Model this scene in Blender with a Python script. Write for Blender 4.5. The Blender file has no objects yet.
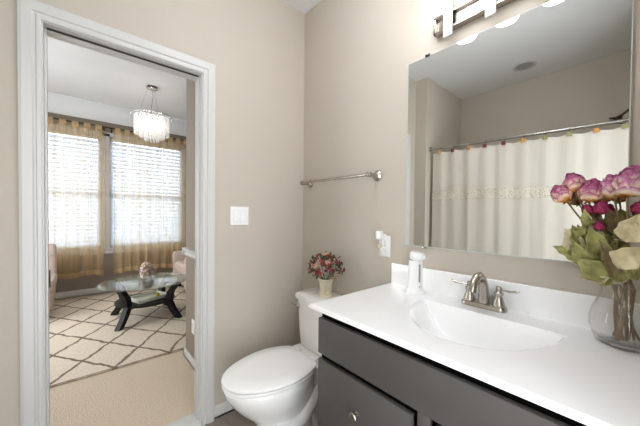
import bpy, bmesh, math, random
from mathutils import Vector, Matrix
random.seed(7)
SC = bpy.context.scene
COL = SC.collection
PI = math.pi

# ------------------------------------------------------------------ camera
YAW, PITCH, ROLL = math.radians(49.337), math.radians(-0.984), math.radians(0.6045)
FPX, SHY = 276.25, 5.717
CAM = Vector((1.64646, -1.24682, 1.23592))
_cy, _sy = math.cos(YAW), math.sin(YAW)
_d = Vector((-_sy*math.cos(PITCH), _cy*math.cos(PITCH), math.sin(PITCH)))
_r = Vector((_cy, _sy, 0)); _u = _r.cross(_d)
_r, _u = math.cos(ROLL)*_r + math.sin(ROLL)*_u, -math.sin(ROLL)*_r + math.cos(ROLL)*_u
cd = bpy.data.cameras.new('camera'); cam = bpy.data.objects.new('camera', cd); COL.objects.link(cam)
M3 = Matrix((_r, _u, -_d)).transposed()
cam.matrix_world = Matrix.Translation(CAM) @ M3.to_4x4()
cd.sensor_width = 36; cd.sensor_fit = 'HORIZONTAL'; cd.lens = FPX/640*36
cd.shift_y = SHY/640; cd.clip_start = 0.01
SC.camera = cam
def at(px, py, Y):
    q = _d + (px-320)/FPX*_r + (213+SHY-py)/FPX*_u
    return CAM + q*((Y-CAM.y)/q.y)

# ------------------------------------------------------------------ world, light, exposure
LAMP = 6.3          # vanity shade radiance
FILL_LAMP = 23.0  # radiance of the added, unseen fill globe
SKY = 6.6            # daylight outside the windows
w = bpy.data.worlds.new('sky'); SC.world = w; w.use_nodes = True
bg = w.node_tree.nodes['Background']; bg.inputs['Color'].default_value = (0.92, 0.96, 1.0, 1); bg.inputs['Strength'].default_value = SKY
def area(name, loc, rot, sx, sy, power, color=(1, 1, 1), portal=False):
    l = bpy.data.lights.new(name, 'AREA'); l.shape = 'RECTANGLE'; l.size = sx; l.size_y = sy; l.energy = power; l.color = color
    o = bpy.data.objects.new(name, l); COL.objects.link(o); o.location = loc; o.rotation_euler = rot
    if portal: l.cycles.is_portal = True
    return o
area('window_portal', (-3.80, -1.54, 1.53), (0, -PI/2, 0), 1.75, 1.06, 10, portal=True)
area('added_doorway_portal', (1.93, -1.07, 1.02), (0, PI/2, 0), 2.0, .64, 10, portal=True)  # portal of the doorway added for fill daylight
area('window_portal', (-1.9, -2.86, 1.42), (PI/2, 0, 0), 2.0, 1.85, 10, portal=True)  # portal of the side window added out of view
area('window_portal', (-3.80, -0.415, 1.53), (0, -PI/2, 0), 1.75, 1.06, 10, portal=True)
SC.view_settings.view_transform = 'Standard'; SC.view_settings.look = 'None'
SC.view_settings.gamma = 1; SC.view_settings.use_curve_mapping = False
SC.view_settings.exposure = 0.10
cy = SC.cycles
cy.use_denoising = True; cy.max_bounces = 14; cy.diffuse_bounces = 7; cy.glossy_bounces = 6
cy.transmission_bounces = 8; cy.transparent_max_bounces = 24
cy.caustics_reflective = False; cy.caustics_refractive = False; cy.sample_clamp_indirect = 6

# ------------------------------------------------------------------ materials
def srgb(h):
    if isinstance(h, str):
        h = h.lstrip('#'); c = [int(h[i:i+2], 16)/255 for i in (0, 2, 4)]
    else: c = [v/255 for v in h]
    return tuple((v/12.92 if v <= .04045 else ((v+.055)/1.055)**2.4) for v in c) + (1,)
def mat(name, color, rough=.5, metal=0., vary=.04, scale=8., bump=0., bscale=200., emit=None, estr=0, coat=0., spec=.5, vcol=None):
    m = bpy.data.materials.new(name); m.use_nodes = True
    nt = m.node_tree; N = nt.nodes; L = nt.links; b = N['Principled BSDF']
    b.inputs['Roughness'].default_value = rough; b.inputs['Metallic'].default_value = metal
    b.inputs['Specular IOR Level'].default_value = spec; b.inputs['Coat Weight'].default_value = coat
    tc = N.new('ShaderNodeTexCoord')
    no = N.new('ShaderNodeTexNoise'); no.inputs['Scale'].default_value = scale; no.inputs['Detail'].default_value = 4
    L.new(tc.outputs['Object'], no.inputs['Vector'])
    if vcol:
        a = N.new('ShaderNodeVertexColor'); a.layer_name = vcol; src = a.outputs['Color']
    else:
        c = N.new('ShaderNodeRGB'); c.outputs[0].default_value = srgb(color); src = c.outputs[0]
    hs = N.new('ShaderNodeHueSaturation')
    mr = N.new('ShaderNodeMapRange'); mr.inputs['From Min'].default_value = .3; mr.inputs['From Max'].default_value = .7
    mr.inputs['To Min'].default_value = 1-vary; mr.inputs['To Max'].default_value = 1+vary
    L.new(no.outputs['Fac'], mr.inputs['Value']); L.new(mr.outputs[0], hs.inputs['Value']); L.new(src, hs.inputs['Color'])
    L.new(hs.outputs[0], b.inputs['Base Color'])
    if bump:
        n2 = N.new('ShaderNodeTexNoise'); n2.inputs['Scale'].default_value = bscale; n2.inputs['Detail'].default_value = 3
        L.new(tc.outputs['Object'], n2.inputs['Vector'])
        bp = N.new('ShaderNodeBump'); bp.inputs['Strength'].default_value = bump; bp.inputs['Distance'].default_value = .002
        L.new(n2.outputs['Fac'], bp.inputs['Height']); L.new(bp.outputs[0], b.inputs['Normal'])
    if emit:
        b.inputs['Emission Color'].default_value = srgb(emit); b.inputs['Emission Strength'].default_value = estr
    return m
def glassy(name, tint=(1, 1, 1), refl=1.0, base=0.0):
    """thin clear glass: fresnel mix of transparency and gloss"""
    m = bpy.data.materials.new(name); m.use_nodes = True; nt = m.node_tree; N = nt.nodes; L = nt.links
    N.remove(N['Principled BSDF']); out = N['Material Output']
    t = N.new('ShaderNodeBsdfTransparent'); t.inputs[0].default_value = tint + (1,)
    g = N.new('ShaderNodeBsdfGlossy'); g.inputs['Roughness'].default_value = .02
    fc = N.new('ShaderNodeLayerWeight'); fc.inputs['Blend'].default_value = .5
    pw = N.new('ShaderNodeMath'); pw.operation = 'POWER'; pw.inputs[1].default_value = 4.5; L.new(fc.outputs['Facing'], pw.inputs[0])
    lw = N.new('ShaderNodeMath'); lw.operation = 'MULTIPLY_ADD'; lw.inputs[1].default_value = .8; lw.inputs[2].default_value = .04; L.new(pw.outputs[0], lw.inputs[0])
    ml = N.new('ShaderNodeMath'); ml.operation = 'MULTIPLY_ADD'; ml.inputs[1].default_value = refl; ml.inputs[2].default_value = base
    ml.use_clamp = True
    mx = N.new('ShaderNodeMixShader')
    L.new(lw.outputs[0], ml.inputs[0]); L.new(ml.outputs[0], mx.inputs[0]); L.new(t.outputs[0], mx.inputs[1]); L.new(g.outputs[0], mx.inputs[2])
    L.new(mx.outputs[0], out.inputs[0])
    return m
def sheer(name, color, opacity, translucency=.55, streak=0.0):
    m = bpy.data.materials.new(name); m.use_nodes = True; nt = m.node_tree; N = nt.nodes; L = nt.links
    N.remove(N['Principled BSDF']); out = N['Material Output']
    t = N.new('ShaderNodeBsdfTransparent')
    d = N.new('ShaderNodeBsdfDiffuse'); d.inputs[0].default_value = srgb(color)
    tr = N.new('ShaderNodeBsdfTranslucent'); tr.inputs[0].default_value = srgb(color)
    a = N.new('ShaderNodeMixShader'); a.inputs[0].default_value = translucency
    b = N.new('ShaderNodeMixShader'); b.inputs[0].default_value = opacity
    L.new(d.outputs[0], a.inputs[1]); L.new(tr.outputs[0], a.inputs[2]); L.new(t.outputs[0], b.inputs[1]); L.new(a.outputs[0], b.inputs[2])
    if streak:
        tc = N.new('ShaderNodeTexCoord'); mp = N.new('ShaderNodeMapping'); mp.inputs['Scale'].default_value = (6, 6, .05)
        no = N.new('ShaderNodeTexNoise'); no.inputs['Scale'].default_value = 3; no.inputs['Detail'].default_value = 2
        mr = N.new('ShaderNodeMapRange'); mr.inputs['From Min'].default_value = .3; mr.inputs['From Max'].default_value = .7
        mr.inputs['To Min'].default_value = opacity-streak; mr.inputs['To Max'].default_value = opacity+streak
        L.new(tc.outputs['Object'], mp.inputs[0]); L.new(mp.outputs[0], no.inputs['Vector']); L.new(no.outputs['Fac'], mr.inputs['Value']); L.new(mr.outputs[0], b.inputs[0])
    L.new(b.outputs[0], out.inputs[0])
    return m

MT = {}
MT['wall'] = mat('greige_paint', '#bdb4a7', .65, vary=.012, scale=2.5, bump=.05, bscale=160)
MT['ceil'] = mat('ceiling_paint', '#e4e5e6', .8, vary=.012, scale=3, bump=.06, bscale=120)
MT['ceil2'] = mat('textured_ceiling', '#dededd', .85, vary=.06, scale=1.2, bump=.5, bscale=9)
MT['trim'] = mat('white_trim_paint', '#c8c7c4', .35, vary=.01, scale=4)
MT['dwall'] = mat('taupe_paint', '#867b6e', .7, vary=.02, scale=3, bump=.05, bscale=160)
MT['counter'] = mat('cultured_marble', '#f8f8f8', .18, vary=.012, scale=6, coat=.25)
MT['porcelain'] = mat('porcelain', '#eeedea', .12, vary=.008, scale=4, coat=.4)
MT['seat'] = mat('toilet_seat_plastic', '#efeeec', .25, vary=.006, scale=5)
MT['cab'] = mat('charcoal_cabinet', '#4f4b49', .42, vary=.03, scale=14, bump=.04, bscale=90)
MT['black'] = mat('black_recess', '#060606', .9, vary=.05, spec=.05)
MT['chrome'] = mat('polished_chrome', '#d5d3d0', .08, 1.0, vary=.01)
MT['nickel'] = mat('brushed_nickel', '#b3aca2', .27, 1.0, vary=.03, scale=30)
MT['white_plastic'] = mat('white_plastic', '#efefee', .3, vary=.006)
MT['pale_grey'] = mat('pale_grey_plastic', '#c9c9c8', .4)
MT['slot'] = mat('dark_slot', '#2b2826', .5)
MT['grey_plastic'] = mat('grey_plastic', '#8c8f94', .35)
MT['opal'] = mat('lit_opal_glass', '#ffffff', .3, emit='#f8faff', estr=LAMP)
MT['mirror'] = mat('silvered_glass', '#f3f5f3', .0, 1.0, vary=.0)
MT['glassedge'] = mat('polished_glass_edge', '#c9d2cf', .15, vary=.02)
MT['glass'] = glassy('clear_glass', (.96, .97, .965), 1.0)
MT['vaseglass'] = glassy('vase_glass', (.985, .985, .98), 1.2, .0)
MT['tableglass'] = glassy('tabletop_glass', (.80, .86, .82), 1.1, .01)
MT['espresso'] = mat('espresso_wood', '#15110f', .5, vary=.2, scale=25, spec=.3)
MT['uphol'] = mat('blush_upholstery', '#c9b6aa', .9, vary=.05, scale=10, bump=.25, bscale=500)
MT['sheer'] = sheer('sheer_tan_voile', '#d9bb8d', .48, .5, .14)
MT['sheertop'] = sheer('tan_tab_cloth', '#d6b98e', .8, .4)
MT['blind'] = sheer('blind_slat_vinyl', '#e9f1f9', .97, .34)
MT['rod'] = mat('dark_rod_metal', '#3a2c22', .4, .6)
MT['steel'] = mat('shower_steel', '#b9b7b2', .2, 1.0, vary=.02)
MT['bronze'] = mat('dark_bronze', '#5a5048', .3, .9, vary=.05)
MT['lensoff'] = mat('unlit_lens', '#9a9da0', .3, vary=.03)
MT['crystal'] = sheer('crystal_glass', '#ffffff', .55, .6)
MT['bulb'] = mat('lit_bulb', '#ffffff', .3, emit='#fff6ea', estr=24)
MT['pot'] = mat('cream_ceramic', '#d6ccb6', .45, vary=.12, scale=30)
MT['stem'] = mat('dried_stem', '#857052', .8, vary=.25, scale=60)
MT['reds'] = {k: mat(k+'_petals', c, .8, vary=.2, scale=60) for k, c in (('burgundy', '#7a2430'), ('coral', '#a4503f'), ('rose', '#a8485a'), ('cream', '#cda886'))}
MT['greens'] = mat('dull_green_leaves', '#4c563a', .8, vary=.3, scale=40)
MT['petal'] = mat('dried_rose_petals', '#ffffff', .75, vary=.10, scale=50, vcol='Col')
MT['leafA'] = mat('olive_dried_leaf', '#918f56', .7, vary=.42, scale=35, bump=.3, bscale=120)
MT['leafB'] = mat('cream_dried_leaf', '#d6cba4', .75, vary=.25, scale=30, bump=.3, bscale=120)
MT['leafC'] = mat('brown_dried_leaf', '#7e6f4c', .8, vary=.25, scale=40, bump=.3, bscale=120)
MT['threshold'] = mat('marble_sill', '#cfcdc9', .3, vary=.08, scale=12)
MT['shell'] = mat('seashell', '#d0b7a8', .6, vary=.5, scale=22)
MT['traywhite'] = mat('cream_tray', '#d8d3c6', .5, vary=.05)
MT['brass'] = mat('gold_ornament', '#b8923f', .35, .6)
MT['water_blue'] = mat('scented_oil', '#c9c0a6', .2)

def tile_mat():
    m = mat('greige_floor_tile', '#857b71', .35, vary=.12, scale=5)
    nt = m.node_tree; N = nt.nodes; L = nt.links; b = N['Principled BSDF']
    src = b.inputs['Base Color'].links[0].from_socket
    tc = N.new('ShaderNodeTexCoord'); br = N.new('ShaderNodeTexBrick'); br.offset = .5
    br.inputs['Scale'].default_value = 1; br.inputs['Brick Width'].default_value = .6; br.inputs['Row Height'].default_value = .3
    br.inputs['Mortar Size'].default_value = .003; br.inputs['Mortar'].default_value = srgb('#6d655c')
    L.new(tc.outputs['Object'], br.inputs['Vector']); L.new(src, br.inputs['Color1']); L.new(src, br.inputs['Color2'])
    L.new(br.outputs['Color'], b.inputs['Base Color']); return m
MT['tile'] = tile_mat()
def carpet_mat(name, c1, c2, lines=False):
    m = bpy.data.materials.new(name); m.use_nodes = True; nt = m.node_tree; N = nt.nodes; L = nt.links; b = N['Principled BSDF']
    b.inputs['Roughness'].default_value = .95; b.inputs['Specular IOR Level'].default_value = .1
    tc = N.new('ShaderNodeTexCoord')
    n1 = N.new('ShaderNodeTexNoise'); n1.inputs['Scale'].default_value = 120; n1.inputs['Detail'].default_value = 5
    L.new(tc.outputs['Object'], n1.inputs['Vector'])
    mr = N.new('ShaderNodeMapRange'); mr.inputs['From Min'].default_value = .3; mr.inputs['From Max'].default_value = .7
    L.new(n1.outputs['Fac'], mr.inputs['Value'])
    mx = N.new('ShaderNodeMixRGB'); mx.inputs[1].default_value = srgb(c1); mx.inputs[2].default_value = srgb(c2); L.new(mr.outputs[0], mx.inputs[0])
    col = mx.outputs[0]
    def math_(op, a, bb=None, c=None):
        n = N.new('ShaderNodeMath'); n.operation = op
        for i, v in enumerate((a, bb, c)):
            if v is None: continue
            if isinstance(v, (int, float)): n.inputs[i].default_value = v
            else: L.new(v, n.inputs[i])
        return n.outputs[0]
    if lines:
        n2 = N.new('ShaderNodeTexNoise'); n2.inputs['Scale'].default_value = 9; n2.inputs['Detail'].default_value = 3
        L.new(tc.outputs['Object'], n2.inputs['Vector'])
        sx = N.new('ShaderNodeSeparateXYZ'); L.new(tc.outputs['Object'], sx.inputs[0])
        wob = math_('MULTIPLY', math_('SUBTRACT', n2.outputs['Fac'], .5), .35)
        u = math_('MULTIPLY', math_('ADD', sx.outputs[0], 1.03), 1/.27)
        v = math_('MULTIPLY', math_('ADD', sx.outputs[1], 1.06), 1/.192)
        def dist(e):  # distance of e from an even integer
            return math_('ABSOLUTE', math_('SUBTRACT', math_('MULTIPLY', math_('FRACT', math_('ADD', math_('MULTIPLY', e, .5), .5)), 2.0), 1.0))
        e1 = dist(math_('ADD', math_('ADD', u, v), wob)); e2 = dist(math_('ADD', math_('SUBTRACT', u, v), wob))
        e = math_('MINIMUM', e1, e2)
        edge = math_('MULTIPLY', math_('ABSOLUTE', math_('ADD', sx.outputs[0], 1.025)), 17.0)
        e = math_('MINIMUM', e, math_('ADD', edge, math_('MULTIPLY', wob, .3)))
        mk = N.new('ShaderNodeMapRange'); mk.inputs['From Min'].default_value = .045; mk.inputs['From Max'].default_value = .10
        mk.inputs['To Min'].default_value = 1; mk.inputs['To Max'].default_value = 0; L.new(e, mk.inputs['Value'])
        m2 = N.new('ShaderNodeMixRGB'); m2.inputs[2].default_value = srgb('#857260'); L.new(mk.outputs[0], m2.inputs[0]); L.new(col, m2.inputs[1]); col = m2.outputs[0]
    L.new(col, b.inputs['Base Color'])
    n3 = N.new('ShaderNodeTexNoise'); n3.inputs['Scale'].default_value = 160; n3.inputs['Detail'].default_value = 6; L.new(tc.outputs['Object'], n3.inputs['Vector'])
    bp = N.new('ShaderNodeBump'); bp.inputs['Strength'].default_value = .8; bp.inputs['Distance'].default_value = .012
    L.new(n3.outputs['Fac'], bp.inputs['Height']); L.new(bp.outputs[0], b.inputs['Normal'])
    return m
MT['carpet'] = carpet_mat('beige_carpet', '#cfbca3', '#e6d5be')
MT['rug'] = carpet_mat('cream_trellis_rug', '#dbcab5', '#f2e4d2', True)
def curtain_mat():
    m = sheer('shower_curtain_cloth', '#ece6da', .985, .3); return m
MT['scurtain'] = curtain_mat()
def lace_mat():
    m = mat('lace_band', '#dfd8c9', .8)
    nt = m.node_tree; N = nt.nodes; L = nt.links; b = N['Principled BSDF']
    tc = N.new('ShaderNodeTexCoord'); vo = N.new('ShaderNodeTexVoronoi'); vo.inputs['Scale'].default_value = 70
    L.new(tc.outputs['Object'], vo.inputs['Vector'])
    cr = N.new('ShaderNodeValToRGB'); cr.color_ramp.elements[0].position = .18; cr.color_ramp.elements[1].position = .42
    cr.color_ramp.elements[0].color = srgb('#958c7b'); cr.color_ramp.elements[1].color = srgb('#d3ccbd')
    L.new(vo.outputs['Distance'], cr.inputs[0]); L.new(cr.outputs[0], b.inputs['Base Color']); return m
MT['lace'] = lace_mat()

# ------------------------------------------------------------------ mesh helpers
class MB:
    def __init__(s): s.bm = bmesh.new()
    def box(s, a, b, bev=0, seg=2):
        t = bmesh.new(); bmesh.ops.create_cube(t, size=1)
        c = [(a[i]+b[i])/2 for i in range(3)]; d = [abs(b[i]-a[i]) for i in range(3)]
        for v in t.verts: v.co = Vector([c[i]+v.co[i]*d[i] for i in range(3)])
        if bev: bmesh.ops.bevel(t, geom=t.edges[:], offset=bev, segments=seg, profile=.5, affect='EDGES')
        s.add(t); return s
    def add(s, t, mtx=None):
        if mtx is not None: bmesh.ops.transform(t, matrix=mtx, verts=t.verts[:])
        me = bpy.data.meshes.new('tmp'); t.to_mesh(me); t.free(); s.bm.from_mesh(me); bpy.data.meshes.remove(me); return s
    def rings(s, rs, cap0=True, cap1=True, closed=True):
        bm = s.bm; V = [[bm.verts.new(p) for p in r] for r in rs]
        n = len(V[0])
        for i in range(len(V)-1):
            for j in range(n if closed else n-1):
                k = (j+1) % n
                bm.faces.new((V[i][j], V[i][k], V[i+1][k], V[i+1][j]))
        if closed and cap0: bm.faces.new(V[0][::-1])
        if closed and cap1: bm.faces.new(V[-1])
        return V
    def lathe(s, prof, c=(0, 0, 0), n=32, axis='Z', sx=1, sy=1, cap0=True, cap1=True):
        rs = []
        for r, h in prof:
            ring = []
            for j in range(n):
                a = 2*PI*j/n; x, y = r*math.cos(a)*sx, r*math.sin(a)*sy
                p = (x, y, h) if axis == 'Z' else ((x, -h, y) if axis == '-Y' else ((h, x, y) if axis == 'X' else (x, h, y)))
                ring.append(Vector(c)+Vector(p))
            rs.append(ring)
        s.rings(rs, cap0, cap1); return s
    def tube(s, pts, r, n=12, caps=True, flat=1.0):
        pts = [Vector(p) for p in pts]; rs = []
        R = r if isinstance(r, (list, tuple)) else [r]*len(pts)
        t0 = (pts[1]-pts[0]).normalized()
        up = Vector((0, 0, 1)) if abs(t0.z) < .9 else Vector((1, 0, 0))
        a = t0.cross(up).normalized()
        for i, p in enumerate(pts):
            t = (pts[min(i+1, len(pts)-1)]-pts[max(i-1, 0)]).normalized()
            a = (a - t*a.dot(t)).normalized(); b = t.cross(a)
            rs.append([p+R[i]*(math.cos(2*PI*j/n)*a+flat*math.sin(2*PI*j/n)*b) for j in range(n)])
        s.rings(rs, caps, caps); return s
    def ball(s, c, r, n=12):
        t = bmesh.new(); bmesh.ops.create_uvsphere(t, u_segments=n, v_segments=max(6, n//2), radius=1)
        rr = r if isinstance(r, (tuple, list)) else (r, r, r)
        for v in t.verts: v.co = Vector((c[0]+v.co.x*rr[0], c[1]+v.co.y*rr[1], c[2]+v.co.z*rr[2]))
        s.add(t); return s
    def build(s, name, m, parent=None, smooth=40, normals=True, bev=0):
        if normals: bmesh.ops.recalc_face_normals(s.bm, faces=s.bm.faces[:])
        me = bpy.data.meshes.new(name); s.bm.to_mesh(me); s.bm.free()
        for mm in (m if isinstance(m, list) else [m]): me.materials.append(mm)
        if smooth:
            me.shade_smooth()
            me.set_sharp_from_angle(angle=math.radians(smooth))
        o = bpy.data.objects.new(name, me); COL.objects.link(o)
        if parent: o.parent = parent
        return o
def thing(name, label, cat, loc=(0, 0, 0), rz=0, group=None):
    o = bpy.data.objects.new(name, None); COL.objects.link(o); o.location = loc; o.rotation_euler = (0, 0, rz); o.empty_display_size = .05
    return tag(o, label, cat, group)
def tag(o, label, cat, group=None, kind=None):
    o['label'] = label; o['category'] = cat
    if group: o['group'] = group
    if kind: o['kind'] = kind
    return o
def struct(name, mb, m, smooth=30):
    o = mb.build(name, m, smooth=smooth); o['kind'] = 'structure'; return o
def dup(root, loc, rz=None, label=None):
    r = root.copy(); COL.objects.link(r); r.location = loc
    if rz is not None: r.rotation_euler = (0, 0, rz)
    if label: r['label'] = label
    for ch in list(root.children):
        c = ch.copy(); COL.objects.link(c); c.parent = r
        for g in ch.children:
            d = g.copy(); COL.objects.link(d); d.parent = c
    return r
def rrect(hx, hy, r, n=6, cx=0, cy=0, z=0):
    out = []
    for q, (sx, sy) in enumerate(((1, 1), (-1, 1), (-1, -1), (1, -1))):
        for k in range(n+1):
            a = PI/2*q + PI/2*k/n
            out.append(Vector((cx+sx*(hx-r)+r*math.cos(a), cy+sy*(hy-r)+r*math.sin(a), z)))
    return out

# ------------------------------------------------------------------ setting
H = 2.705; H2 = 2.80
WX = 1.80          # right wall
TY = -2.41         # wall behind the tub
DX0, DX1, DY0, DY1 = -3.65, -0.12, -2.75, 1.7     # next room
OY0, OY1, OZ = -1.37, -0.73, 2.025                # door opening
b = MB(); b.box((0, TY-.1, -.1), (WX+.1, 0.1, 0)); struct('floor', b, MT['tile'])
b = MB(); b.box((0, TY-.1, H), (WX+.1, .1, H+.1)); struct('ceiling', b, MT['ceil'])
b = MB()
b.box((-.10, OY1+.016, 0), (0, 0.1, H+.1)); b.box((-.10, -1.60, 0), (0, OY0-.016, H+.1)); b.box((-.10, OY0-.016, OZ+.016), (0, OY1+.016, H+.1))
struct('wall_left', b, MT['wall'])
b = MB(); b.box((-.0, 0, 0), (WX+.1, .1, H)); struct('wall_back', b, MT['wall'])
RD0, RD1 = -1.40, -.74       # doorway added in the unseen right wall for fill daylight
b = MB(); b.box((WX, RD1, 0), (WX+.1, 0, H)); b.box((WX, -1.556, 0), (WX+.1, RD0, H)); b.box((WX, RD0, 2.04), (WX+.1, RD1, H)); b.box((1.66, TY, 0), (WX+.1, -1.556, H)); struct('wall_right', b, MT['wall'])
b = MB()
for a0, a1 in (((WX-.012, RD1, 0), (WX+.112, RD1+.06, 2.04)), ((WX-.012, RD0-.04, 0), (WX+.112, RD0, 2.04)), ((WX-.012, RD0-.04, 2.04), (WX+.112, RD1+.06, 2.10))): b.box(a0, a1, .004)
struct('added_doorway', b, MT['trim'])
b = MB(); b.box((-.1, TY-.1, 0), (1.9, TY, H)); b.box((-.1, TY, 0), (.128, -1.556, H)); struct('wall_tub', b, MT['wall'])
# baseboards in the bathroom
def base(name, pts, m=MT['trim'], h=.085):
    b = MB()
    for (x0, y0, x1, y1) in pts:
        b.box((x0, y0, 0), (x1, y1, h), .004); b.box((x0, y0, 0), (x1, y1, .02), .003)
    return struct(name, b, m)
base('baseboard_left', [(0, OY1+.066, .014, 0), (0, -1.556, .014, OY0-.066)])
base('baseboard_back', [(.014, -.014, .835, 0)])
# door casing, jamb and stop
door = thing('door_1', 'white doorway trim', 'door'); del door['label']; del door['category']; door['kind'] = 'structure'
def casing_profile(t):      # stepped colonial section across the casing width (0 inner .. 1 outer)
    return [(0, .0), (0, .010), (.10, .013), (.22, .013), (.26, .009), (.34, .0095), (.42, .015), (.62, .017), (.86, .019), (.92, .017), (1, .016), (1, 0)]
cw = .067
b = MB()
prof = casing_profile(0)
for x_base, sg in ((0, 1), (-.12, -1)):
    rr = []
    for (yy, zz, dy, dz) in ((OY0-.005, 0, -1, 0), (OY0-.005, OZ+.005, -1, 1), (OY1+.005, OZ+.005, 1, 1), (OY1+.005, 0, 1, 0)):
        rr.append([Vector((x_base+sg*h, yy+dy*cw*tt, zz+dz*cw*tt)) for tt, h in prof])
    b.rings(rr, True, True, True)
b.build('door_casing', MT['trim'], door, smooth=25)
b = MB()
b.box((-.121, OY0-.016, 0), (.001, OY0, OZ+.016)); b.box((-.121, OY1, 0), (.001, OY1+.016, OZ+.016)); b.box((-.121, OY0-.001, OZ), (.001, OY1+.001, OZ+.016))
b.build('door_jamb', MT['trim'], door)
b = MB()
b.box((-.075, OY0-.001, 0), (-.04, OY0+.008, OZ), .002); b.box((-.075, OY1-.008, 0), (-.04, OY1+.001, OZ), .002); b.box((-.075, OY0, OZ-.008), (-.04, OY1, OZ+.001), .002)
b.build('door_stop', MT['trim'], door)
b = MB(); b.box((-.0405, OY0+.008, OZ-.0075), (-.034, OY1-.008, OZ+.0005), .001); b.build('head_shadow_line', MT['slot'], door)  # dark strip painted in for the shaded gap along the head
b = MB(); b.box((-.106, OY1-.0012, .90), (-.084, OY1+.0005, .96), .0004); b.build('strike_plate', MT['bronze'], door)
b = MB(); b.box((-.118, OY0-.0005, .885), (-.085, OY0+.0012, .965), .0004); b.tube([(-.122, OY0+.004, .885), (-.122, OY0+.004, .965)], .006); b.build('hinge', MT['bronze'], door)
b = MB(); b.box((-.12, OY0, 0), (0.02, OY1, .012), .004); struct('trim_1', b, MT['threshold'])

# ---- next room
b = MB(); b.box((DX0-.1, DY0-.1, -.1), (-.0, DY1+.1, 0)); struct('floor_next_room', b, MT['carpet'])
b = MB(); b.box((DX0-.1, DY0-.1, H2), (DX1+.02, DY1+.1, H2+.1)); struct('ceiling_next_room', b, MT['ceil2'])
WZ0, WZ1 = .69, 2.37
WIN = [(-2.06, -1.03), (-.93, .10)]
b = MB()
b.box((DX0-.12, DY0, 0), (DX0, DY1, WZ0)); b.box((DX0-.12, DY0, WZ1), (DX0, DY1, H2))
for y0, y1 in ((DY0, WIN[0][0]), (WIN[0][1], WIN[1][0]), (WIN[1][1], DY1)): b.box((DX0-.12, y0, WZ0), (DX0, y1, WZ1))
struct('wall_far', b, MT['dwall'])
b = MB(); SW0, SW1 = -2.9, -.9
b.box((DX0-.1, DY0-.1, 0), (-.1, DY0, .5)); b.box((DX0-.1, DY0-.1, 2.35), (-.1, DY0, H2)); b.box((DX0-.1, DY0-.1, .5), (SW0, DY0, 2.35)); b.box((SW1, DY0-.1, .5), (-.1, DY0, 2.35))
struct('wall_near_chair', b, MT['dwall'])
b = MB()
for x0_, x1_, z0_, z1_ in ((SW0, SW0+.05, .5, 2.35), (SW1-.05, SW1, .5, 2.35), (SW0, SW1, .5, .55), (SW0, SW1, 2.30, 2.35), (SW0, SW1, 1.40, 1.45), (-1.925, -1.875, .5, 2.35)): b.box((x0_, DY0-.07, z0_), (x1_, DY0-.03, z1_), .003)
struct('window_3', b, MT['trim'])  # window added out of view to bring more daylight into the next room
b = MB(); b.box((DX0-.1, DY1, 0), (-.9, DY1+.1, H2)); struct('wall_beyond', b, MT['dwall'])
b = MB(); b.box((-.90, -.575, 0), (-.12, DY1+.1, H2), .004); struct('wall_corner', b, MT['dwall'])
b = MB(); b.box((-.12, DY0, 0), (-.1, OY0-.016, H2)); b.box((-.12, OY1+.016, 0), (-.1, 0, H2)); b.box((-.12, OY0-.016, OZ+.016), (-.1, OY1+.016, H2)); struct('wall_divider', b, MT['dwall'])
# crown cove on the far wall
b = MB()
cv = [(0, 2.585), (.012, 2.585), (.018, 2.60), (.03, 2.66), (.07, 2.73), (.14, 2.775), (.20, 2.79), (.20, H2), (0, H2)]
b.rings([[Vector((DX0+dx, yy, z)) for dx, z in cv] for yy in (DY0, DY1)]); struct('trim_2', b, MT['ceil'])
# chair rail on the corner wall
b = MB()
cr = [(0, .87), (.010, .872), (.014, .885), (.010, .90), (.016, .915), (.026, .925), (.026, .935), (0, .938)]
b.rings([[Vector((xx, -.575-dy, z)) for dy, z in cr] for xx in (-.925, -.137)]); b.box((-.926, -.60, .872), (-.9, 0, .936), .006)
struct('trim_3', b, MT['trim'])
base('baseboard_next_room', [(-.915, -.589, -.137, -.575), (-.915, -.589, -.90, 1.7)], h=.075)
base('baseboard_far', [(DX0, DY0, DX0+.015, DY1)], h=.10)
# windows
def window(i, y0, y1):
    r = thing('window_%d' % i, '', 'x'); del r['label']; del r['category']; r['kind'] = 'structure'
    b = MB(); X = DX0
    for a0, a1, z0, z1 in ((y0-.05, y0, WZ0-.02, WZ1+.05), (y1, y1+.05, WZ0-.02, WZ1+.05), (y0-.05, y1+.05, WZ1, WZ1+.06)): b.box((X, a0, z0), (X+.018, a1, z1), .004)
    b.build('window_casing', MT['trim'], r)
    b = MB(); b.box((X-.10, y0-.06, WZ0-.025), (X+.04, y1+.06, WZ0), .005); b.box((X, y0-.05, WZ0-.09), (X+.015, y1+.05, WZ0-.025), .003); b.build('window_sill', MT['trim'], r)
    b = MB(); zm = 1.50
    for a0, a1, z0, z1 in ((y0, y0+.04, WZ0, WZ1), (y1-.04, y1, WZ0, WZ1), (y0, y1, WZ0, WZ0+.05), (y0, y1, WZ1-.05, WZ1), (y0, y1, zm-.025, zm+.025)): b.box((X-.10, a0, z0), (X-.06, a1, z1), .003)
    b.build('window_sash', MT['trim'], r)
    b = MB(); b.box((X-.085, y0+.04, WZ0+.05), (X-.081, y1-.04, WZ1-.05)); b.build('window_pane', MT['glass'], r)
window(1, *WIN[0]); window(2, *WIN[1])

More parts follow.
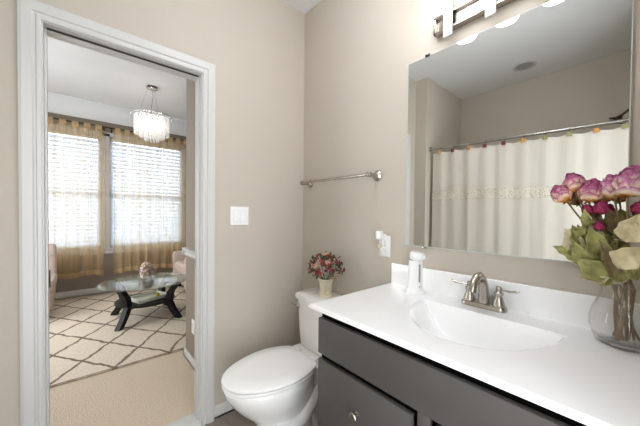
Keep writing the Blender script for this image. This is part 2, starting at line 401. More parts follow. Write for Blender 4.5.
# ------------------------------------------------------------------ blinds, curtains
def blind(y0, y1, label):
    t = thing('window_blind', label, 'blind', (DX0-.03, (y0+y1)/2, WZ0), group='white blinds in the windows')
    hw = (y1-y0)/2-.006; hh = WZ1-WZ0
    b = MB(); b.box((-.025, -hw, hh-.055), (.025, hw, hh-.003), .004); b.build('head_rail', MT['trim'], t)
    b = MB(); b.box((-.02, -hw, .004), (.02, hw, .022), .004); b.build('bottom_rail', MT['trim'], t)
    b = MB(); z = .05
    while z < hh-.075:
        q = bmesh.new(); bmesh.ops.create_cube(q, size=1)
        b.add(q, Matrix.Translation((0, 0, z)) @ Matrix.Rotation(math.radians(68), 4, 'Y') @ Matrix.Diagonal((.060, 2*hw-.01, .0022, 1)))
        z += .059
    s = b.build('slats', MT['blind'], t)
    b = MB()
    for yy in (-hw*.7, 0, hw*.7): b.tube([(.026, yy, .02), (.026, yy, hh-.05)], .0012, 5)
    b.build('ladder_cord', MT['trim'], t)
blind(*WIN[0], 'white slatted blind in the left window of the far room')
blind(*WIN[1], 'white slatted blind in the right window of the far room, behind the chandelier')
def sheer_curtain(y0, y1, nt, label, seed):
    t = thing('sheer_curtain', label, 'curtain', (-3.50, (y0+y1)/2, 0), group='tan sheer curtains in the far room')
    hw = (y1-y0)/2; zt, zb = 2.43, .315; rnd = random.Random(seed)
    ph = [rnd.uniform(0, 6.28) for _ in range(4)]
    ny, nz = 150, 14; rows = []
    for k in range(nz+1):
        f = k/nz; z = zb+(zt-zb)*f; row = []
        for j in range(ny+1):
            s = j/ny*2-1
            dx = .018*math.sin(s*nt*PI+ph[0])*(1-.25*f)+.008*math.sin(s*23+ph[1]+f)+.004*math.sin(s*61+ph[2])
            row.append(Vector((dx, s*hw*(.985+.015*f), z+(.012*math.sin(s*9+ph[3]) if k == 0 else 0))))
        rows.append(row)
    b = MB(); b.rings(rows, closed=False); b.build('panel', MT['sheer'], t, normals=False)
    b = MB(); b.rings([[p+Vector((.003, 0, 0)) for p in rows[0]], [p+Vector((.003, 0, .07)) for p in rows[0]]], closed=False); b.build('hem', MT['sheertop'], t, normals=False)
    for j in range(nt):
        yc = -hw+(j+.5)*2*hw/nt; tw = hw/nt*.56
        b = MB(); rr = []
        for a in range(0, 9):
            an = PI*a/8-.0; rr.append([Vector((.016*math.cos(an), yc-tw, 2.475+.016*math.sin(an))), Vector((.016*math.cos(an), yc+tw, 2.475+.016*math.sin(an)))])
        rr = [[Vector((.008, yc-tw, zt-.02)), Vector((.008, yc+tw, zt-.02))]]+rr+[[Vector((-.008, yc-tw, zt-.02)), Vector((-.008, yc+tw, zt-.02))]]
        b.rings(rr, closed=False); b.build('tab', MT['sheertop'], t, normals=False)
    return t
sheer_curtain(-2.15, -1.005, 9, 'tan sheer tab-top curtain over the left window, behind the upholstered chair', 1)
sheer_curtain(-.905, .16, 9, 'tan sheer tab-top curtain over the right window, behind the chandelier', 2)
def curtain_rod(y0, y1, label):
    t = thing('curtain_rod', label, 'curtain rod', (-3.5, (y0+y1)/2, 2.475), group='curtain rods in the far room')
    h = (y1-y0)/2
    b = MB(); b.tube([(0, -h, 0), (0, h, 0)], .009); b.build('pole', MT['rod'], t)
    for s in (-1, 1):
        b = MB(); b.tube([(-.148, s*(h-.02), 0), (0, s*(h-.02), 0)], .006); b.box((-.15, s*(h-.02)-.012, -.03), (-.142, s*(h-.02)+.012, .03), .002); b.build('bracket', MT['rod'], t)
        b = MB(); b.lathe([(.004, 0), (.011, .004), (.013, .012), (.009, .02), (.002, .024)], (0, s*h, 0), 14, 'Y' if s > 0 else '-Y'); b.build('finial', MT['rod'], t)
curtain_rod(-2.17, -.985, 'dark curtain rod carrying the left sheer curtain')
curtain_rod(-.93, .19, 'dark curtain rod carrying the right sheer curtain')

# ------------------------------------------------------------------ rug
b = MB(); b.box((-3.46, -2.02, .001), (-1.02, .48, .014), .004)
tag(b.build('area_rug', MT['rug']), 'cream rug with brown diamond lattice under the coffee table', 'rug')

# ------------------------------------------------------------------ coffee table
ct = thing('coffee_table', 'round glass-topped coffee table with dark splayed legs on the lattice rug', 'table', (-2.13, -.685, .014))
b = MB(); b.lathe([(.452, .412), (.466, .414), (.47, .418), (.466, .422), (.452, .424)], n=72, sx=1.0, sy=.97); b.build('glass_top', MT['tableglass'], ct)
LG = .285
def table_leg(sx, sy):
    b = MB(); dirv = Vector((sx, sy, 0)).normalized(); side = Vector((-dirv.y, dirv.x, 0))
    pts = [(LG*1.414, 0, .030), (LG*1.414-.075, .10, .034), (LG*1.414-.125, .20, .036), (LG*1.414-.10, .30, .034), (LG*1.414-.03, .395, .032)]
    rr = []
    for rad, z, hw in pts:
        c = dirv*rad; rr.append([c+dirv*hw+side*.026+Vector((0, 0, z)), c-dirv*hw+side*.026+Vector((0, 0, z)), c-dirv*hw-side*.026+Vector((0, 0, z)), c+dirv*hw-side*.026+Vector((0, 0, z))])
    b.rings(rr); b.lathe([(.018, .395), (.018, .412)], tuple(dirv*(LG*1.414-.03)), 16); return b
for sx in (-1, 1):
    for sy in (-1, 1): table_leg(sx, sy).build('leg', MT['espresso'], ct, smooth=20)
b = MB(); b.lathe([(.288, .185), (.30, .189), (.30, .206), (.292, .21)], n=48); b.build('shelf', MT['espresso'], ct)
# tray on the shelf
tr = thing('tray', 'shallow cream tray on the lower shelf of the coffee table', 'tray', (-2.10, -.66, .225), rz=.35)
b = MB(); b.box((-.13, -.17, 0), (.13, .17, .008), .002); b.build('tray_base', MT['traywhite'], tr)
b = MB()
for a0, a1 in (((-.13, -.17, 0), (-.115, .17, .04)), ((.115, -.17, 0), (.13, .17, .04)), ((-.13, -.17, 0), (.13, -.155, .04)), ((-.13, .155, 0), (.13, .17, .04))): b.box(a0, a1, .003)
b.build('rim', MT['traywhite'], tr)
b = MB(); b.lathe([(.0, 0), (.018, .0), (.03, .012), (.026, .026), (.012, .034), (.002, .036)], n=14); g = b.build('ornament', MT['brass']); g.location = (-2.13, -.57, .2335)
tag(g, 'small gold ornament lying in the cream tray', 'ornament')
# glass jar of shells on the table
GJ = Vector((-2.22, -.665, .4385))
j = thing('glass_jar', 'clear glass cylinder jar standing on the glass coffee table', 'jar', GJ)
b = MB(); b.lathe([(.001, 0), (.086, 0), (.09, .006), (.09, .15), (.088, .153), (.085, .15), (.085, .012), (.001, .010)], n=36); b.build('jar_body', MT['vaseglass'], j)
b = MB(); rs = random.Random(3)
for k in range(80):
    a = rs.uniform(0, 6.28); z = rs.uniform(.028, .19); rmax = .064 if z < .14 else .064*(1-(z-.14)/.06*.6)
    rad = rmax*math.sqrt(rs.random()); q = rs.uniform(.016, .024)
    b.ball((rad*math.cos(a), rad*math.sin(a), z), (q, q*.8, q*.7), 8)
s = b.build('seashells', MT['shell']); s.location = GJ; tag(s, 'heap of pinkish seashells filling the glass jar on the coffee table', 'shells', kind='stuff')

# ------------------------------------------------------------------ armchairs
def slipper_chair(name, label, loc, rz):
    t = thing(name, label, 'chair', loc, rz)
    # faces +X, built round its centre
    b = MB(); rr = []
    for z, hx, hy, r, in ((.10, .29, .27, .04), (.13, .305, .285, .05), (.30, .315, .295, .05), (.325, .318, .298, .05)): rr.append(rrect(hx, hy, r, 5, 0, 0, z))
    b.rings(rr); b.build('seat_base', MT['uphol'], t)
    b = MB(); rr = []
    for z, hx, hy, r in ((.325, .30, .285, .05), (.345, .325, .305, .06), (.41, .33, .31, .07), (.44, .315, .295, .08), (.452, .27, .25, .09)): rr.append(rrect(hx, hy, r, 5, 0.02, 0, z))
    b.rings(rr); b.build('seat_cushion', MT['uphol'], t)
    b = MB(); rr = []
    for z, x, h, hy in ((.30, -.27, .06, .295), (.45, -.285, .065, .30), (.60, -.305, .062, .302), (.74, -.33, .056, .30), (.79, -.337, .045, .29), (.805, -.34, .025, .275)): rr.append(rrect(h, hy, min(h*.9, .04), 4, x, 0, z))
    b.rings(rr); o = b.build('backrest', MT['uphol'], t)
    b = MB()
    for z in (.50, .68): b.tube([(-.222-.02*(z-.45)*4, -.295, z), (-.222-.02*(z-.45)*4, .295, z)], .006, 8)
    b.build('back_seam', MT['uphol'], o)
    for sx in (-1, 1):
        for sy in (-1, 1):
            b = MB(); b.tube([(sx*.25, sy*.235, 0), (sx*.25, sy*.235, .12)], [.014, .022], 12); b.build('leg', MT['espresso'], t)
    return t
slipper_chair('slipper_chair', 'blush upholstered high-backed chair at the left edge of the doorway view', (-2.90, -1.80, .014), 0)
def armchair(label, loc, rz):
    t = thing('armchair', label, 'chair', loc, rz)
    b = MB(); b.box((-.36, -.30, .10), (.36, .30, .30), .03); b.build('seat_base', MT['uphol'], t)
    b = MB(); rr = []
    for z, hx, hy, r in ((.30, .33, .27, .05), (.32, .36, .29, .06), (.40, .36, .29, .07), (.435, .33, .26, .08)): rr.append(rrect(hx, hy, r, 5, .03, 0, z))
    b.rings(rr); b.build('seat_cushion', MT['uphol'], t)
    for s in (-1, 1):
        b = MB(); rr = []
        sec = [(.06, .10), (.065, .40), (.095, .46), (.10, .52), (.085, .565), (.045, .585), (0, .58), (-.03, .55), (-.04, .50), (-.05, .42), (-.05, .10)]
        for x, k in ((-.36, .98), (.34, .98), (.375, .94), (.385, .85)):
            rr.append([Vector((x, s*(.33+yy*k), .10+(z-.10)*(1-(1-k)*.35))) for yy, z in sec])
        b.rings(rr); b.build('arm', MT['uphol'], t)
    b = MB(); rr = []
    for z, x, h in ((.28, -.33, .07), (.50, -.37, .08), (.72, -.43, .075), (.80, -.46, .06), (.82, -.47, .03)): rr.append(rrect(h, .36, h*.8, 4, x, 0, z))
    b.rings(rr); b.build('backrest', MT['uphol'], t)
    for sx in (-1, 1):
        for sy in (-1, 1):
            b = MB(); b.tube([(sx*.30, sy*.30, 0), (sx*.30, sy*.30, .12)], [.016, .025], 12); b.build('leg', MT['espresso'], t)
armchair('blush upholstered armchair with rolled arms seen beyond the coffee table at right', (-3.02, .27, 0.014), -PI/2)

# ------------------------------------------------------------------ chandelier
CH = Vector((-2.37, -.585, H2))
c = thing('chandelier', 'round crystal chandelier hanging from the ceiling of the far room', 'chandelier', CH)
b = MB(); b.lathe([(.065, 0), (.068, -.006), (.062, -.028), (.05, -.034), (.004, -.036)], n=28); b.build('canopy', MT['chrome'], c)
b = MB(); b.tube([(0, 0, -.03), (.012, .01, -.12), (-.012, -.008, -.28), (0, 0, -.37)], .0028, 8); b.build('cord', MT['grey_plastic'], c)
for k in range(3):
    a = 2*PI*k/3+.4
    b = MB(); b.tube([(.05*math.cos(a), .05*math.sin(a), -.03), (.14*math.cos(a), .14*math.sin(a), -.36)], .0012, 6); b.build('suspension_wire', MT['steel'], c)
b = MB()
rr = []
for k in range(48):
    a = 2*PI*k/48; rr.append([Vector(((.222+dr)*math.cos(a), (.222+dr)*math.sin(a), -.365+dz)) for dr, dz in ((-.006, -.006), (.006, -.006), (.006, .006), (-.006, .006))])
b.rings(rr+[rr[0]], False, False); 
for k in range(3):
    a = PI*k/3; b.tube([(.22*math.cos(a), .22*math.sin(a), -.362), (-.22*math.cos(a), -.22*math.sin(a), -.362)], .004, 6)
b.build('ring', MT['chrome'], c)
me_cache = {}
def strand(L):
    b = MB(); n = 6; z = 0
    while z > -L+.001:
        b.lathe([(.002, z), (.0075, z-.006), (.0075, z-.03), (.002, z-.036)], n=6); z -= .038
    return b
for R, n, z0, L in ((.185, 36, -.375, .21), (.13, 24, -.375, .26), (.075, 14, -.375, .30)):
    first = None
    for k in range(n):
        a = 2*PI*k/n
        if first is None: o = first = strand(L).build('crystal_strand', MT['crystal'], c, smooth=0)
        else: o = first.copy(); COL.objects.link(o)
        o.location = (R*math.cos(a), R*math.sin(a), z0)
for k in range(4):
    a = 2*PI*k/4+.3; b = MB(); b.ball((.1*math.cos(a), .1*math.sin(a), -.45), (.022, .022, .03), 10); b.build('bulb', MT['bulb'], c)

# dining-side outlet
def outlet(label, loc, rz, group=None):
    t = thing('outlet', label, 'outlet', loc, rz, group)     # plate faces -Y
    b = MB(); b.box((-.035, -.006, -.0575), (.035, 0, .0575), .004); b.build('plate', MT['white_plastic'], t)
    for s in (-1, 1):
        b = MB(); b.box((-.017, -.008, s*.0205-.0145), (.017, -.0055, s*.0205+.0145), .002); so = b.build('socket', MT['white_plastic'], t)
        b = MB()
        for xx in (-.006, .006): b.box((xx-.001, -.0084, s*.0205-.001), (xx+.001, -.0078, s*.0205+.007))
        b.lathe([(.0022, .0078), (.0022, .0084)], (0, 0, s*.0205-.008), 10, '-Y'); b.build('slots', MT['slot'], so)
    b = MB(); b.lathe([(.003, .006), (.003, .0075), (.001, .008)], (0, 0, 0), 10, '-Y'); b.build('screw', MT['nickel'], t)
    return t
outlet('white outlet low on the corner wall beyond the doorway', (-.68, -.575, .32), 0)

# ------------------------------------------------------------------ bathroom: switch
sw = thing('light_switch', 'white double rocker light switch on the wall beside the doorway', 'light switch', (0, -.50, 1.218), PI/2)
b = MB(); b.box((-.060, -.006, -.0585), (.060, 0, .0585), .004); b.build('plate', MT['white_plastic'], sw)
for s in (-1, 1):
    b = MB(); b.rings([[Vector((s*.023+xx, y, z)) for xx in (-.0165, .0165)] for y, z in ((-.004, -.034), (-.0075, -.033), (-.0095, 0), (-.0065, .033), (-.004, .034))], closed=False)
    b.build('rocker', MT['white_plastic'], sw)
    b = MB()
    for a0, a1 in (((s*.023-.018, -.0064, -.0355), (s*.023+.018, -.0058, -.0342)), ((s*.023-.018, -.0064, .0342), (s*.023+.018, -.0058, .0355)), ((s*.023-.0185, -.0064, -.0355), (s*.023-.0172, -.0058, .0355)), ((s*.023+.0172, -.0064, -.0355), (s*.023+.0185, -.0058, .0355))): b.box(a0, a1)
    b.build('rocker_gap', MT['pale_grey'], sw)

# towel bar
tb = thing('towel_bar', 'brushed nickel towel bar on the wall above the toilet', 'towel bar', (.385, 0, 1.452))
for s in (-1, 1):
    b = MB(); b.lathe([(.028, 0), (.029, .004), (.026, .008), (.018, .013), (.0125, .022), (.011, .045), (.0125, .058), (.0145, .066), (.0145, .084), (.010, .088), (.001, .089)], (s*.298, 0, 0), 24, '-Y'); b.build('post', MT['nickel'], tb)
b = MB(); b.tube([(-.296, -.075, 0), (.296, -.075, 0)], .0085, 16); b.build('bar', MT['nickel'], tb)

# outlet beside mirror + plug-in freshener
outlet('white outlet on the wall between towel bar and mirror', (.742, 0, 1.066), 0)
pf = thing('plug_in_air_freshener', 'white plug-in air freshener in the outlet beside the mirror', 'air freshener', (.742, -.0085, 1.092))
b = MB(); b.box((-.017, -.03, -.022), (.017, 0, .040), .006); b.box((-.006, -.006, -.004), (-.004, .006, .003)); b.build('plug_body', MT['white_plastic'], pf)
b = MB(); b.lathe([(.014, .012), (.018, .015), (.019, .022), (.021, .052), (.019, .057), (.012, .058)], (0, -.045, .0), 24); b.build('warmer_cap', MT['white_plastic'], pf)
b = MB(); b.lathe([(.006, -.036), (.012, -.034), (.0135, -.028), (.0135, -.003), (.009, .004), (.009, .014)], (0, -.045, 0), 20); b.build('oil_bottle', MT['vaseglass'], pf)
b = MB(); b.lathe([(.006, -.033), (.0115, -.031), (.0115, -.012)], (0, -.045, 0), 16); b.build('oil', MT['water_blue'], pf)

# mirror
mi = thing('mirror', 'large frameless wall mirror above the sink', 'mirror', (1.2435, 0, 1.083))
hw, hh = .3755, .907
b = MB(); b.box((-hw, -.0065, 0), (hw, -.0015, hh)); b.build('mirror_backing', MT['glassedge'], mi)
b = MB(); b.rings([[Vector((-hw+.003, -.0068, .003)), Vector((hw-.003, -.0068, .003))], [Vector((-hw+.003, -.0068, hh-.003)), Vector((hw-.003, -.0068, hh-.003))]], closed=False); b.build('mirror_glass', MT['mirror'], mi, normals=False)
for xx in (-.272, .272):
    b = MB(); b.box((xx-.011, -.010, hh-.006), (xx+.011, 0, hh+.007), .002); b.build('clip', MT['bronze'], mi)
for xx in (-.272, .272):
    b = MB(); b.box((xx-.011, -.010, -.007), (xx+.011, 0, .002), .002); b.build('clip', MT['steel'], mi)

# round globe lamp added out of view to fill the bathroom with light
fl = thing('added_fill_lamp', 'unseen white globe lamp added to light the bathroom', 'ceiling light', (.95, -.60, H))
b = MB(); b.lathe([(.075, 0), (.078, -.006), (.07, -.025), (.03, -.032), (.03, -.055), (.06, -.06)], n=32); b.build('canopy', MT['nickel'], fl)
b = MB(); b.lathe([(.055, -.055), (.10, -.065), (.145, -.095), (.152, -.125), (.138, -.165), (.09, -.195), (.001, -.205)], n=40); b.build('fill_globe', mat('fill_globe_glass', '#ffffff', .4, emit='#f4f8ff', estr=FILL_LAMP), fl)
# vanity light
vl = thing('vanity_light', 'chrome three-shade vanity light above the mirror', 'light fixture', (1.247, 0, 2.09))
b = MB(); b.box((-.235, -.022, -.038), (.235, 0, .038), .002); 
for z in (-.033, .033): b.box((-.235, -.034, z-.005), (.235, -.02, z+.005), .0015)
for x in (-.23, .23): b.box((x-.005, -.034, -.038), (x+.005, -.02, .038), .0015)
b.build('back_plate', MT['nickel'], vl)
for x in (-.166, 0, .166):
    b = MB(); b.box((x-.018, -.046, -.075), (x+.018, -.034, .215), .0008); b.build('arm', MT['white_plastic'], vl)
    b = MB(); b.tube([(x, -.05, .20), (x, -.16, .20)], .008, 12); b.lathe([(.03, .155), (.032, .16), (.032, .20), (.012, .212)], (x, -.16, 0), 24); b.build('socket_cup', MT['chrome'], vl)
    b = MB(); b.lathe([(.001, -.045), (.030, -.0445), (.043, -.038), (.0485, -.026), (.0495, -.01), (.0495, .15), (.047, .158), (.03, .16)], (x, -.16, .03), 36); b.build('shade', MT['opal'], vl)

# ------------------------------------------------------------------ vanity
va = thing('vanity_cabinet', 'charcoal grey vanity cabinet under the white sink top', 'cabinet')
x0, x1, yf = .849, 1.745, -.545
b = MB(); b.box((x0, yf, .10), (x1, -.003, .70)); b.box((x0+.0, yf+.06, 0), (x1, -.003, .10)); b.box((x0, yf, .69), (x1, yf+.02, .866)); o = b.build('carcass', [MT['black']], va)
b = MB(); b.box((x0-.002, yf+.001, .0), (x0+.0, -.002, .866), .0006); b.box((x1, yf+.001, 0), (x1+.002, -.002, .866), .0006); b.build('side_panel', MT['cab'], va)
b = MB()
b.box((x0-.002, yf-.018, .706), (x1+.002, yf, .840), .0015)
b.box((1.262, yf-.018, .105), (1.296, yf, .7065), .0015)
b.build('face_frame', MT['cab'], va)
def knob(parent, x, z):
    b = MB(); b.lathe([(.009, 0), (.009, .002), (.005, .004), (.0045, .014), (.007, .018), (.0145, .021), (.016, .025), (.0145, .028), (.008, .0295), (.001, .030)], (x, yf-.018, z), 24, '-Y'); b.build('knob', MT['nickel'], parent)
b = MB(); b.box((x0-.002, yf-.018, .42), (1.244, yf, .684), .0015); d1 = b.build('drawer', MT['cab'], va); knob(d1, 1.050, .578)
b = MB(); b.box((x0-.002, yf-.018, .11), (1.244, yf, .405), .0015); d2 = b.build('drawer', MT['cab'], va); knob(d2, 1.050, .27)
b = MB(); b.box((1.310, yf-.018, .11), (x1+.002, yf, .692), .0015); d3 = b.build('door', MT['cab'], va); knob(d3, 1.36, .58)

# countertop with integral basin
ctp = thing('countertop', 'glossy white cultured marble sink top on the charcoal cabinet', 'countertop')
CX0, CX1, CYF, CZ = .797, 1.758, -.571, .881
bx, by, ba = 1.283, -.168, .226
nx, ny = 240, 150
def sstep(t): t = max(0., min(1., t)); return t*t*(3-2*t)
def bowl(x, y):
    u = (x-bx)/ba
    if y > by: return -.12*sstep(1-(y-by)/.012)*max(0., 1-abs(u)**2.6)**.5 if abs(u) < 1 else 0.
    v = (y-by)/.295
    q = abs(u)**2.1+abs(v)**1.9
    if q >= 1: return 0.
    return -.12*sstep(min(1.0, (1-q)*1.25))**.8 if True else 0.
b = MB(); V = []
for i in range(nx+1):
    col = []
    for k in range(ny+1):
        x = CX0+(CX1-CX0)*i/nx; t = k/ny
        y = CYF+(-.022-CYF)*t
        z = CZ+bowl(x, y)
        ed = min(x-CX0, CX1-x, y-CYF)
        if ed < .004: z -= .003
        col.append(b.bm.verts.new((x, y, z)))
    V.append(col)
for i in range(nx):
    for k in range(ny): b.bm.faces.new((V[i][k], V[i+1][k], V[i+1][k+1], V[i][k+1]))
# front and side aprons
def strip(vs):
    lo = [b.bm.verts.new((v.co.x, v.co.y, CZ-.0145)) for v in vs]
    for i in range(len(vs)-1): b.bm.faces.new((vs[i], vs[i+1], lo[i+1], lo[i]))
    return lo
lo = strip([V[i][0] for i in range(nx+1)]); strip([V[0][k] for k in range(ny+1)]); strip([V[nx][k] for k in range(ny+1)])
lo2 = [b.bm.verts.new((v.co.x, yf+.002, v.co.z)) for v in lo]
for i in range(len(lo)-1): b.bm.faces.new((lo[i], lo[i+1], lo2[i+1], lo2[i]))
b.bm.faces.new([b.bm.verts.new(p) for p in ((CX0, CYF, CZ-.0145), (x0, CYF, CZ-.0145), (x0, -.003, CZ-.0145), (CX0, -.003, CZ-.0145))])
b.build('sink_top', MT['counter'], ctp, smooth=50)
b = MB(); b.box((CX0, -.0235, CZ-.014), (CX1, -.001, .984), .004, 3); b.build('backsplash', MT['counter'], ctp)
b = MB(); b.lathe([(.03, 0), (.031, .002), (.026, .004), (.02, .001), (.001, .001)], (1.275, -.275, CZ-.1255), 28); b.build('drain', MT['nickel'], ctp)

# faucet
fa = thing('faucet', 'brushed nickel two-handle faucet behind the sink basin', 'faucet', (1.252, -.066, CZ))
b = MB(); b.rings([rrect(.079, .026, .022, 6, 0, 0, z) for z in (0, .010)]+[rrect(.076, .023, .02, 6, 0, 0, .016), rrect(.066, .016, .014, 6, 0, 0, .019)]); b.build('base_plate', MT['nickel'], fa)
b = MB(); pts = [(0, .004, .016), (0, .002, .05), (0, -.004, .085), (0, -.020, .112), (0, -.044, .127), (0, -.072, .126), (0, -.097, .111), (0, -.110, .090), (0, -.114, .078)]
b.tube(pts, [.022, .0185, .017, .0162, .0155, .0148, .014, .0138, .0142], 20); b.build('spout', MT['nickel'], fa)
for s in (-1, 1):
    b = MB(); b.lathe([(.021, .014), (.0215, .022), (.019, .032), (.0145, .044), (.0125, .056), (.0150, .062), (.0155, .068), (.010, .072), (.008, .078), (.0105, .083), (.008, .090), (.001, .092)], (s*.0515, 0, 0), 24); hb = b.build('handle', MT['nickel'], fa)
    b = MB(); b.tube([(s*.052, 0, .077), (s*.072, -.003, .080), (s*.090, -.006, .079), (s*.108, -.009, .083), (s*.118, -.010, .087)], [.006, .0055, .0075, .0095, .004], 12, flat=.55); b.build('lever', MT['nickel'], hb)
b = MB(); b.tube([(0, .021, .015), (0, .021, .085)], .003, 8); b.lathe([(.003, .083), (.0065, .087), (.0075, .094), (.004, .1)], (0, .021, 0), 14); b.build('lift_rod', MT['nickel'], fa)

# soap dispenser
sd = thing('soap_dispenser', 'white automatic soap dispenser standing left of the sink', 'soap dispenser', (.980, -.098, CZ), rz=1.15)
b = MB(); b.lathe([(.043, 0), (.045, .003), (.044, .010), (.039, .016), (.0345, .022), (.0325, .05), (.0315, .10), (.031, .145), (.0305, .152)], n=36, sx=1, sy=.92); b.build('dispenser_body', MT['white_plastic'], sd)
b = MB(); rr = []
for z, hx, hy, cx in ((.152, .030, .028, 0), (.156, .034, .029, -.006), (.166, .041, .031, -.012), (.178, .040, .030, -.011), (.186, .032, .025, -.006), (.190, .018, .014, 0)):
    rr.append([Vector((0+hy*math.cos(2*PI*k/28), cx-.002+hx*math.sin(2*PI*k/28), z-.05*max(0, -(cx+hx*math.sin(2*PI*k/28)))*.35)) for k in range(28)])
b.rings(rr); b.build('spout_head', MT['white_plastic'], sd)
b = MB(); b.lathe([(.0298, .1495), (.0312, .151), (.0312, .154), (.0298, .1555)], n=36, sx=1, sy=.95); b.build('seam_ring', MT['grey_plastic'], sd)
b = MB(); b.box((-.0035, -.0315, .055), (.0035, -.028, .135), .001); b.build('level_window', MT['grey_plastic'], sd)
b = MB(); b.lathe([(.003, .0), (.003, .0015)], (0, -.0305, .035), 12, '-Y'); b.build('indicator', MT['grey_plastic'], sd)

# ------------------------------------------------------------------ toilet
TX = .385
to = thing('toilet', 'white two-piece toilet beside the vanity', 'toilet', (TX, 0, 0))
def egg(a, bf, bb, cyy, z, clip=None, n=48, p=2.0):
    out = []
    for k in range(n):
        t = 2*PI*k/n; c_, s_ = math.cos(t), math.sin(t)
        x = a*math.copysign(abs(c_)**(2/p), c_); y = cyy+(bb if s_ > 0 else bf)*math.copysign(abs(s_)**(2/p), s_)
        if clip is not None and y > clip: y = clip+(y-clip)*.06
        out.append(Vector((x, y, z)))
    return out
b = MB()
b.rings([egg(.112, .20, .19, -.40, 0), egg(.112, .20, .19, -.40, .018), egg(.098, .185, .18, -.40, .035), egg(.094, .17, .175, -.40, .09), egg(.098, .165, .185, -.405, .15), egg(.118, .185, .20, -.425, .20), egg(.148, .225, .215, -.445, .26), egg(.170, .255, .22, -.457, .315), egg(.181, .278, .215, -.46, .36), egg(.183, .283, .21, -.46, .385), egg(.178, .278, .205, -.46, .393)])
b.build('bowl', MT['porcelain'], to)
b = MB()
b.rings([rrect(.10, .12, .05, 5, 0, -.15, 0), rrect(.10, .12, .05, 5, 0, -.15, .02), rrect(.085, .115, .05, 5, 0, -.15, .04), rrect(.085, .12, .05, 5, 0, -.155, .22), rrect(.13, .13, .05, 5, 0, -.16, .33), rrect(.165, .13, .05, 5, 0, -.155, .375), rrect(.165, .13, .05, 5, 0, -.155, .398)])
for s in (-1, 1):
    b.tube([(s*.085, -.52, .17), (s*.098, -.44, .125), (s*.100, -.36, .15), (s*.098, -.29, .225), (s*.092, -.22, .28), (s*.082, -.15, .26), (s*.078, -.10, .17), (s*.076, -.09, .03)], [.02, .036, .04, .042, .044, .044, .042, .04], 14)
b.build('trapway', MT['porcelain'], to)
for s in (-1, 1):
    b = MB(); b.lathe([(.017, .018), (.0165, .026), (.010, .034), (.001, .036)], (s*.10, -.30, 0), 16); b.build('bolt_cap', MT['porcelain'], to)
b = MB()
b.rings([egg(.184, .286, .24, -.46, .396, -.283), egg(.187, .29, .24, -.46, .400, -.281), egg(.187, .29, .24, -.46, .409, -.281), egg(.184, .287, .24, -.46, .412, -.283)]); b.build('seat', MT['seat'], to)
b = MB()
b.rings([egg(.184, .287, .24, -.46, .4155, -.283), egg(.187, .291, .24, -.46, .419, -.281), egg(.187, .291, .24, -.46, .426, -.281), egg(.181, .284, .23, -.46, .431, -.287), egg(.12, .20, .16, -.46, .434, -.30), egg(.04, .07, .06, -.46, .435)]); b.build('lid', MT['seat'], to)
for s in (-1, 1):
    b = MB(); b.tube([(s*.075-.022, -.262, .415), (s*.075+.022, -.262, .415)], .0125, 14); b.build('hinge', MT['seat'], to)
def tank_ring(hx, y0, y1, z, bow=.012, r=.03):
    cyy, hy = (y0+y1)/2, (y1-y0)/2
    out = rrect(hx, hy, r, 6, 0, cyy, z)
    for p in out:
        if p.y < cyy: p.y -= bow*(1-(p.x/hx)**2)
    return out
b = MB(); b.rings([tank_ring(.150, -.185, -.03, .398), tank_ring(.158, -.195, -.025, .41), tank_ring(.168, -.198, -.022, .50), tank_ring(.180, -.203, -.020, .695)]); b.build('tank', MT['porcelain'], to)
b = MB(); b.rings([tank_ring(.182, -.206, -.018, .695), tank_ring(.191, -.216, -.012, .700), tank_ring(.193, -.218, -.010, .712), tank_ring(.190, -.215, -.012, .728), tank_ring(.180, -.205, -.02, .734), tank_ring(.10, -.15, -.06, .735)]); b.build('tank_lid', MT['porcelain'], to)
b = MB(); b.lathe([(.015, 0), (.016, .004), (.012, .008), (.007, .011), (.007, .022), (.001, .023)], (-.150, -.202, .652), 18, '-Y'); lv = b.build('flush_lever', MT['chrome'], to)
b = MB(); b.tube([(-.150, -.219, .652), (-.175, -.223, .655), (-.205, -.222, .658)], [.005, .0055, .004], 10); b.build('lever_arm', MT['chrome'], lv)
b = MB(); b.lathe([(.022, 0), (.022, .004), (.008, .007), (.008, .045)], (-.20, 0, .17), 16, '-Y'); b.lathe([(.010, -.012), (.011, .02), (.008, .03)], (-.20, -.05, .17), 14); b.tube([(-.20, -.05, .2), (-.195, -.055, .28), (-.15, -.10, .36), (-.13, -.10, .40)], .006, 10); b.build('supply_valve', MT['steel'], to)

